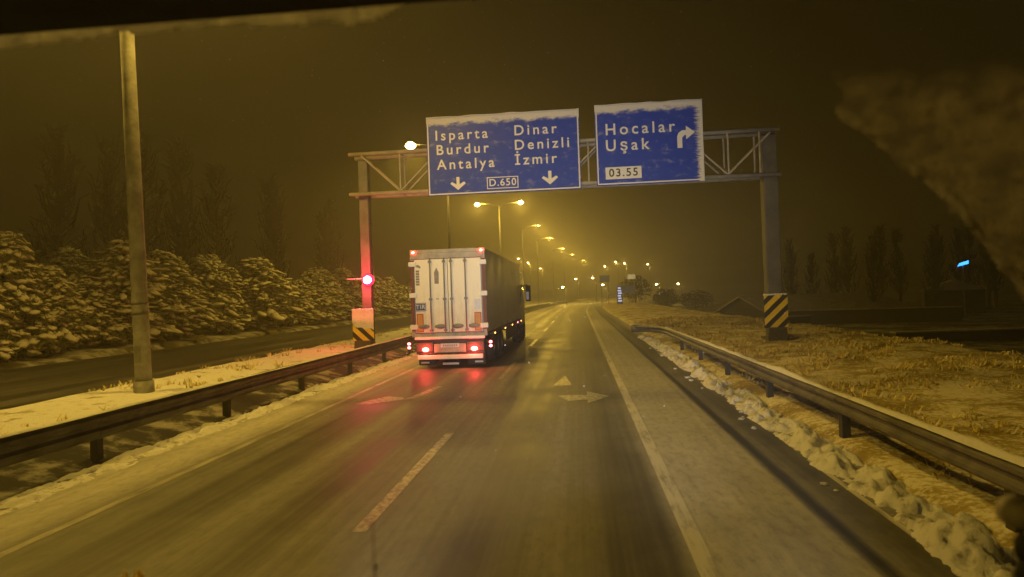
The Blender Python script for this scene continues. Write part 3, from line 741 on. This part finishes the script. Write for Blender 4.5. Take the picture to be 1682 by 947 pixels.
# ------------------------------------------------------------------ pines on the far side of the opposite road
def pine_meshes(seed):
    rnd = random.Random(seed); tr = MB(); cr = MB(); sn = MB()
    tr.tube([(0, 0, -.05), (.01, 0, .4), (0, .01, .95)], [.03, .02, .005], 7)
    nb = 150
    for i in range(nb):
        t = ((i+rnd.random())/nb)**1.15                      # height share, denser low down
        z = .08+.88*t; Rr = .44*(1-t)**.55*(.80+.35*min(1, t*5))+.03
        a = i*2.399+rnd.uniform(-.4, .4); L = Rr*(rnd.uniform(.62, 1.15) if rnd.random() < .8 else rnd.uniform(.3, .6))*(1+.28*noise.noise((math.cos(a)*1.3, math.sin(a)*1.3, z*4+seed)))
        d = Vector((math.cos(a), math.sin(a), 0)); sd = Vector((-d.y, d.x, 0)); droop = rnd.uniform(.0, .10)
        p0 = Vector((0, 0, z-.06)); p1 = p0+d*L*.55+Vector((0, 0, .05)); p2 = p0+d*L+Vector((0, 0, .07-droop))
        cr.tube([p0, p1, p2], [.006, .004, .002], 4, 0, False)
        for q in range(7):
            u = .40+.60*(q+rnd.random()*.8)/7
            c = p1.lerp(p2, u*2-1) if u > .5 else p0.lerp(p1, u*2)
            c = c+sd*rnd.gauss(0, .042)+Vector((0, 0, rnd.gauss(0, .018)))
            rr = rnd.uniform(.024, .052)*(1.1-.4*t)
            for nn in range(10):
                v = Vector((rnd.gauss(0, 1), rnd.gauss(0, 1), rnd.gauss(-.25, .6))).normalized()*rr*rnd.uniform(1.1, 2.4)
                w_ = v.orthogonal().normalized()*rr*.16
                cr.add([c-w_, c+w_, c+v+w_*.4, c+v-w_*.4], [(0, 1, 2, 3)], 0)
            if rnd.random() < .8:
                s_ = len(sn.v)
                sn.lump((0, 0, 0), (rr*rnd.uniform(1.1, 2.2), rr*rnd.uniform(.7, 1.2), rr*rnd.uniform(.4, .7)), rnd.random()*50, .9, 1)
                rot = Matrix.Rotation(a+rnd.uniform(-.5, .5), 3, 'Z') @ Matrix.Rotation(rnd.uniform(-.1, .7), 3, 'Y')
                for vi in range(s_, len(sn.v)): sn.v[vi] = tuple(rot @ Vector(sn.v[vi]) + c + Vector((0, 0, rr*.3)))
    return tr.mesh('trunk', M['trunk'], True), cr.mesh('crown', [M['needle']]), sn.mesh('snow_load', [PSNOW], True)
def pine_snow():
    t = NT('snow_on_needles'); g = t.n('NewGeometry'); co = g.outputs['Position']; sp = t.n('SeparateXYZ'); t.l(g.outputs['Normal'], sp.inputs[0])
    a = t.noise(co, 6.0, 6, .75)
    f = t.step(t.math('ADD', sp.outputs[2], t.math('MULTIPLY', t.math('SUBTRACT', a, .5), 2.4)), -.55, .35)     # snow lies on the upper sides
    k = t.mix(f, (.20, .19, .075), (.70, .67, .56))
    return t.bsdf(k, .8, 0, .2, a, .6, .05)
PSNOW = pine_snow()
PV = [pine_meshes(11+i) for i in range(4)]
def pine(s, y, h, wd, v, rz, label):
    root = tag(empty('pine_tree', (s+curve(y), y, gz(s, y)), rz), label, 'tree', 'snowy pines beyond the opposite road')
    root.scale = (h*wd, h*wd, h)
    for nme, me in zip(('trunk', 'crown', 'snow_load'), PV[v]):
        o = link(nme, me, root)
        if nme == 'snow_load': o['kind'] = 'stuff'
    return root
pr = random.Random(5)
yy = 20.0; k = 0; spots = []
while yy < 118:
    s = -26.6-pr.random()*1.4
    spots.append((s, yy, pr.uniform(4.0, 6.6)*(1-.001*yy)))
    yy += pr.uniform(2.3, 3.6)
for k, (s, y, h) in enumerate(spots):
    pine(s, y, h, pr.uniform(.95, 1.25), k % 4, pr.uniform(0, 6), f'snow-laden pine, {ORD[k]} from the left end of the front row')
for k in range(9):
    y = 24+k*5.5; pine(-30.8-pr.random()*1.5, y, pr.uniform(5.4, 6.8), pr.uniform(.8, 1.0), (k+1) % 4, pr.uniform(0, 6), f'taller pine behind the front row, {ORD[k]} from its left end')

# bare poplars: a few behind the pines, a stand on the right horizon
def poplar_meshes(seed):
    rnd = random.Random(seed); t = MB(); c = MB()
    pts = [(0, 0, -.02)]; x = y = 0
    for i in range(1, 7): x += rnd.uniform(-.008, .008); y += rnd.uniform(-.008, .008); pts.append((x, y, i/6))
    t.tube(pts, [.016, .014, .012, .009, .007, .004, .001], 6)
    for k in range(80):
        z = rnd.uniform(.16, .96); a = rnd.uniform(0, 6.28); L = .16*(1-z)**.5*rnd.uniform(.5, 1.2)+.02; r_ = L*.38
        p0 = Vector((0, 0, z)); p1 = p0+Vector((math.cos(a)*r_, math.sin(a)*r_, L*.5)); p2 = p0+Vector((math.cos(a)*r_*1.35, math.sin(a)*r_*1.35, L*1.3))
        c.tube([p0, p1, p2], [.0052, .004, .0015], 4, 0, False)
        for q in range(5):
            b0 = p0.lerp(p2, rnd.uniform(.3, 1)); dv = Vector((rnd.uniform(-1, 1), rnd.uniform(-1, 1), rnd.uniform(.4, 1.6))).normalized()*rnd.uniform(.02, .07)
            c.tube([b0, b0+dv], [.003, .0012], 3, 0, False)
    return t.mesh('trunk', M['trunk'], True), c.mesh('crown', M['trunk'])
BV = [poplar_meshes(60+i) for i in range(4)]
def poplar(s, y, h, v, label, group, wd=1.0):
    root = tag(empty('bare_poplar', (s+curve(y), y, gz(s, y)), v*1.7+s), label, 'tree', group); root.scale = (h*wd, h*wd, h)
    for nme, me in zip(('trunk', 'crown'), BV[v % 4]): link(nme, me, root)
for k in range(26):
    y = pr.uniform(78, 112); s = 30+k*2.1+pr.uniform(-.8, .8)+(y-95)*.36
    poplar(s, y, pr.uniform(7.5, 12), k, f'dark bare poplar on the right horizon, {ORD[k]} of the stand counted from the road', 'bare poplars on the right horizon', 1.35)
for k, (s, y, h) in enumerate(((-33, 72, 13), (-34, 62, 15), (-35, 92, 14), (-36, 54, 16), (-38, 47, 15), (-37, 80, 17), (-40, 66, 18), (-42, 58, 17), (-41, 110, 18), (-38, 100, 15))):
    poplar(s, y, h, k, f'faint tall bare tree behind the pines, {ORD[k]} of the ten counted front to back', 'bare trees behind the pines', 1.45)

# ------------------------------------------------------------------ right-hand buildings and walls in the low field
def shed(x, y, rz, L, Wd, eave, ridge, base, label):
    root = tag(empty('shed', (x, y, base), rz), label, 'shed')
    e, r_ = eave-base, ridge-base
    b = MB(); b.box(0, L, -Wd/2, Wd/2, 0, e); b.build('wall', M['barnwall'], root)
    for gx in (.0, L):
        b = MB(); b.add([(gx, -Wd/2, e), (gx, Wd/2, e), (gx, 0, r_-.05), (gx+.12, -Wd/2, e), (gx+.12, Wd/2, e), (gx+.12, 0, r_-.05)], [(0, 2, 1), (3, 4, 5), (0, 3, 5, 2), (1, 2, 5, 4)]); b.build('gable', M['barnwall'], root, loc=(-.06, 0, 0))
    for sy in (-1, 1):
        b = MB(); o_ = Wd/2+.35
        b.add([(-.4, sy*o_, e-.14), (L+.4, sy*o_, e-.14), (L+.4, 0, r_), (-.4, 0, r_), (-.4, sy*o_, e-.02), (L+.4, sy*o_, e-.02), (L+.4, 0, r_+.12), (-.4, 0, r_+.12)],
              [(0, 1, 2, 3), (4, 7, 6, 5), (0, 4, 5, 1), (1, 5, 6, 2), (2, 6, 7, 3), (3, 7, 4, 0)]); b.build('roof', M['barnroof'], root)
    b = MB()
    for q in range(3): b.box(L*.2+q*L*.28, L*.2+q*L*.28+1.0, -Wd/2-.04, -Wd/2+.02, e*.3, e*.75)
    b2_ = MB(); b2_.box(L*.05, L*.05+1.2, -Wd/2-.03, -Wd/2+.02, 0, e*.8); b2_.build('door', M['dark'], root)
    return root
shed(17.6, 76, R(20), 17, 9, -.15, 1.40, -1.6, 'long low shed with snow-dusted roof beyond the striped verge marker')
def lowwall(x0, y0, x1, y1, z0, z1, th, label):
    d = Vector((x1-x0, y1-y0, 0)); root = tag(empty('low_wall', (x0, y0, z0), math.atan2(d.y, d.x)), label, 'wall'); L = d.length
    b = MB(); b.box(0, L, -th/2, th/2, -.4, z1-z0-.08); b.build('wall_body', M['barnwall'], root)
    b = MB(); b.box(-.05, L+.05, -th/2-.06, th/2+.06, z1-z0-.08, z1-z0); b.build('lit_coping', simple('lit_wall_coping', (.40, .38, .35), .8, 0, .3, 2, snow=.2), root)  # coping coloured paler to imitate light along the wall's top edge
lowwall(20.8, 70, 35.2, 67, -1.5, .02, .5, 'long dark low wall behind the striped verge marker')
lowwall(19.6, 45, 31.5, 45.6, -1.6, -.70, .6, 'dark low wall nearest the grass slope, at the right')
lowwall(13.8, 62, 21.5, 66.5, -1.5, -.35, .4, 'short dark low wall just before the gable of the shed')
# house with a blue light
hb = tag(empty('small_building', (43.5, 84, -1.7), R(-20)), 'dark small building with a blue lit panel before the poplars', 'building')
b = MB(); b.box(-3, 3, 0, 4, 0, 3.0); b.build('wall', M['barnwall'], hb)
b = MB(); b.prism([(-3.3, 3.02), (3.3, 3.02), (0, 4.2)], -.3, 4.3); b.build('roof', M['barnroof'], hb)
bl_ = tag(empty('blue_light', (39.8, 75, 4.05), R(-25)), 'small bright blue lit sign on a post at the right', 'light')
b = MB(); b.prism([(-.5, -.2), (.5, .05), (.5, .4), (-.3, .15)], -.06, .06); b.build('lit_panel', M['bluelit'], bl_)
b = MB(); b.tube([(0, .1, -5.9), (0, .1, 0)], .05, 6); b.build('post', M['post'], bl_)

# ------------------------------------------------------------------ hazy things at the bend
tt = tag(empty('lit_totem', (7.75, 130, -.6)), 'white-lit vertical totem sign at the bend ahead', 'sign')
b = MB(); b.box(-.55, .55, -.15, .15, .8, 4.3); b.build('body', M['bluesign'], tt)
for q in range(6):
    b = MB(); z = 1.3+q*.48; b.box(-.35+.05*(q % 2), .40-.1*(q % 3), -.17, -.152, z, z+.26); b.build('lit_row', M['totemlit'], tt)
b = MB(); b.box(-.12, .12, -.1, .1, -.6, .8); b.build('post', M['post'], tt)
b = MB(); b.box(.56, 3.0, -.1, .1, 2.9, 4.2); b.build('side_board', M['bluesign'], tt)
wb = tag(empty('white_board', (10.2, 132, -.6)), 'small pale rectangular board above the dark bush', 'sign')
b = MB(); b.box(-.75, .75, -.05, .05, 5.5, 6.4); b.build('panel', glow('board_added_glow', (1.0, .85, .5), .22, (.7, .7, .65)), wb)  # weak glow added to the panel so it looks lit
for x in (-.5, .5):
    b = MB(); b.tube([(x, .1, -.4), (x, .1, 6.3)], .06, 6); b.build('post', M['post'], wb)
fb = tag(empty('far_direction_sign', (5.4, 140, -.3)), 'hazy blue direction sign over the bend ahead', 'road sign')
b = MB(); b.box(-1.0, 1.0, -.05, .05, 4.9, 6.3); b.build('panel', M['bluesign'], fb)
for x in (-.7, .7):
    b = MB(); b.tube([(x, .1, -.3), (x, .1, 6.2)], .07, 6); b.build('post', M['post'], fb)
def bush(x, y, rx, h, seed, label):
    rnd = random.Random(seed); root = tag(empty('round_bush', (x, y, gz(x-curve(y), y))), label, 'bush'); b = MB(); t = MB()
    t.tube([(0, 0, -.2), (0, 0, h*.5)], [.15, .06], 6); t.build('stem', M['trunk'], root)
    for k in range(1300):
        v = Vector((rnd.gauss(0, 1), rnd.gauss(0, 1), rnd.gauss(0, 1))).normalized()*rnd.random()**.4
        bump = 1+.25*noise.noise(v*2+Vector((seed, 0, 0))); c = Vector((v.x*rx*bump, v.y*rx*bump, h*.52+v.z*h*.5*bump))
        d = Vector((rnd.gauss(0, 1), rnd.gauss(0, 1), rnd.gauss(0, 1))).normalized()*.28; w_ = d.orthogonal().normalized()*.16
        b.add([c-w_, c+w_, c+d], [(0, 1, 2)])
    b.build('crown', M['bush'], root)
bush(11.5, 140, 3.2, 5.6, 1, 'large dark round bush under the pale board'); bush(17.5, 140, 2.6, 4.2, 2, 'smaller dark bush right of the large one')
bush(23, 138, 3.6, 3.6, 3, 'wide dark bush beyond the verge')

# ------------------------------------------------------------------ falling snow
def flakes():
    b = MB(); rnd = random.Random(9)
    for k in range(3000):
        y = 7+28*rnd.random(); x = rnd.uniform(-1, 1)*y*.85; z = CAM_Z+rnd.uniform(-.5, .6)*y
        if z < .2: continue
        r_ = rnd.uniform(.0015, .003)*(1+.05*y)
        b.add([(x-r_, y, z), (x+r_, y, z), (x, y-r_, z), (x, y+r_, z), (x+r_*.4, y, z+r_*1.6), (x-r_*.4, y, z-r_*1.6)],
              [(0, 2, 4), (2, 1, 4), (1, 3, 4), (3, 0, 4), (2, 0, 5), (1, 2, 5), (3, 1, 5), (0, 3, 5)])
    o = b.build('falling_snow', M['snow']); tag(o, 'sparse snowflakes falling over the road', 'snow', kind='stuff')
flakes()

# ------------------------------------------------------------------ the vehicle the photograph is taken from
cabv = tag(empty('own_cab', (0, 0, 0)), 'black upper edge of the windscreen of the vehicle looking out', 'vehicle cab')
b = MB(); b.prism([(-1.34, 2.91), (1.34, 2.91), (1.34, 3.12), (-1.34, 3.12)], 1.02, 1.28); b.build('windscreen_header', M['visor'], cabv, bevel=.02)
b = MB(); b.box(-1.34, 1.34, -.8, 1.015, 3.06, 3.12); b.build('roof_lining', M['visor'], cabv)
b = MB(); b.box(-1.2, 1.2, .95, 1.32, 1.50, 1.70); b.build('dashboard', M['visor'], cabv, bevel=.05)
for sx in (-1, 1):
    ld = bpy.data.lights.new('headlight', 'SPOT'); ld.color = HEAD; ld.energy = 4500; ld.spot_size = R(46); ld.spot_blend = 1.0; ld.shadow_soft_size = .1  # unseen headlights, added and tilted up to stand in for sign and door retroreflection
    lo = bpy.data.objects.new('headlight', ld); col.objects.link(lo); lo.parent = cabv; lo.location = (sx*.85, 2.0, .95); lo.rotation_euler = (R(90+11), 0, 0)

# frost left unwiped on the glass
def frost(name, test, x0, x1, z0, z1, seed, label, mt, edge, st=.0035):
    b = MB(); nx = int((x1-x0)/st); nz = int((z1-z0)/st); idx = {}
    def V(i, j):
        if (i, j) not in idx:
            x = x0+i*st; z = z0+j*st
            th = .003+.007*max(0, noise.fractal((x*22, z*22, seed), .8, 2, 4)+.3)
            idx[(i, j)] = len(b.v); b.v.append((x*1.6, 1.6*(.86+.12*(2.70-z)-th), CAM_Z+(z-CAM_Z)*1.6))
        return idx[(i, j)]
    for i in range(nx):
        for j in range(nz):
            x = x0+(i+.5)*st; z = z0+(j+.5)*st
            if test(x, z) + edge*noise.fractal((x*26, z*26, seed), .8, 2, 3) > 0:
                b.f.append((V(i, j), V(i+1, j), V(i+1, j+1), V(i, j+1))); b.m.append(0)
    o = b.build(name, mt, None, True); tag(o, label, 'frost', kind='stuff')
    so = o.modifiers.new('thickness', 'SOLIDIFY'); so.thickness = .005; return o
def frost_mat(name, lo, hi, c, veil, top=9.0):
    t = NT(name); co = t.n('NewGeometry').outputs['Position']; a = t.noise(t.mapping(co, (1, 1, 1.4)), 15, 5, .65); g = t.noise(co, 38, 4, .6)
    k = t.mix(g, tuple(x*.6 for x in c), c)
    d = t.n('BsdfDiffuse'); t.l(k, d.inputs[0]); tr = t.n('BsdfTranslucent'); t.l(k, tr.inputs[0]); mx = t.n('MixShader'); mx.inputs[0].default_value = .8
    t.l(d.outputs[0], mx.inputs[1]); t.l(tr.outputs[0], mx.inputs[2])
    tp = t.n('BsdfTransparent'); m2 = t.n('MixShader'); zz = t.n('SeparateXYZ'); t.l(co, zz.inputs[0]); f = t.math('MULTIPLY', t.math('ADD', t.math('MULTIPLY', t.step(a, lo, hi), 1-veil), veil), t.step(zz.outputs[2], top+.06, top-.04))
    t.l(f, m2.inputs[0]); t.l(tp.outputs[0], m2.inputs[1]); t.l(mx.outputs[0], m2.inputs[2]); t.l(m2.outputs[0], t.out.inputs[0]); return t.mat
FROST = frost_mat('windscreen_frost', .2, .5, (.8, .8, .8), .6)
THIN = frost_mat('thin_windscreen_frost', .34, .85, (.30, .28, .25), .08, 2.718)
RIM = frost_mat('frost_rim', .30, .75, (.40, .39, .36), .08, 2.75)
frost('windscreen_frost', lambda x, z: z-(2.714+.004*math.sin(x*9)+max(0, x+.25)*.5), -.95, -.02, 2.69, 2.76, 1.0, 'thin frosty strip under the black windscreen edge', FROST, .004)
DG = [(.28, 2.59), (.33, 2.553), (.405, 2.495), (.472, 2.43), (.524, 2.362), (.60, 2.24), (.8, 1.9)]
reg = lambda x, z: min(z-lerp_tab(DG, x), (x-.325)*.8, 2.625-z+.05*noise.noise((x*9, 1, 1)), .615-x+.05*noise.noise((z*8, 5, 1)))
frost('windscreen_frost', reg, .30, .815, 1.87, 2.66, 2.0, 'brown frost crust left unwiped at the upper right of the windscreen', THIN, .012)
frost('frost_rim', lambda x, z: min(reg(x, z), .016-(z-lerp_tab(DG, x))+.015*noise.noise((x*14, 2, 1))), .30, .815, 1.87, 2.66, 3.0, 'paler snowy rim along the diagonal edge of the frost', RIM, .006)

# small things at the cab's front edge
kn = tag(empty('beaded_stalk', (.703, 1.2, 1.70)), 'round grey disc on a dark beaded stalk at the right edge', 'disc')
b = MB(); b.tube([(0, -.012, .268), (0, .012, .268)], [.026, .026], 20); b.build('disc', simple('grey_disc', (.22, .20, .16), .6), kn, True)
for q in range(5):
    b = MB(); b.lump((.008, 0, .03+.045*q), (.014, .014, .024), q, .2, 2); b.build('bead', M['visor'], kn, True)
b = MB(); b.tube([(.006, 0, 0), (.006, 0, .245)], .004, 6); b.build('stalk', M['visor'], kn)
rd = tag(empty('thin_rod', (-.381, 1.2, 1.70)), 'thin dark upright rod at the bottom edge left of centre', 'rod')
b = MB(); b.tube([(0, 0, 0), (-.001, 0, .26)], [.0016, .0006], 6); b.build('rod', M['visor'], rd)
b = MB(); b.lump((0, 0, .173), (.004, .004, .007), 0, 0, 1); b.build('ferrule', M['visor'], rd, True)
yl = tag(empty('yellow_ornament', (-.846, 1.2, 1.70)), 'glinting yellow ornament at the bottom edge, left', 'ornament')
b = MB(); b.lump((-.012, 0, .10), (.012, .01, .062), 3, .3, 2); b.lump((.014, 0, .096), (.02, .012, .066), 4, .3, 2); b.build('body', simple('gold_plastic', (.8, .5, .06), .3, .5), yl, True)
b = MB(); b.tube([(0, 0, 0), (0, 0, .05)], .03, 10); b.build('base', M['visor'], yl)

# ------------------------------------------------------------------ haze
b = MB(); b.box(-300, 400, -80, 800, -5, 26)
hz = b.build('haze', []); tag(hz, kind='stuff')
hm = bpy.data.materials.new('haze'); hm.use_nodes = True; t_ = hm.node_tree; t_.nodes.clear()
ho = t_.nodes.new('ShaderNodeOutputMaterial'); pv = t_.nodes.new('ShaderNodeVolumePrincipled')
pv.inputs['Color'].default_value = (.92, .90, .86, 1); pv.inputs['Density'].default_value = HAZE_D; pv.inputs['Anisotropy'].default_value = .45
pv.inputs['Density Attribute'].default_value = ''
t_.links.new(pv.outputs[0], ho.inputs['Volume']); hz.data.materials.append(hm)
try: hm.cycles.homogeneous_volume = True
except Exception: pass
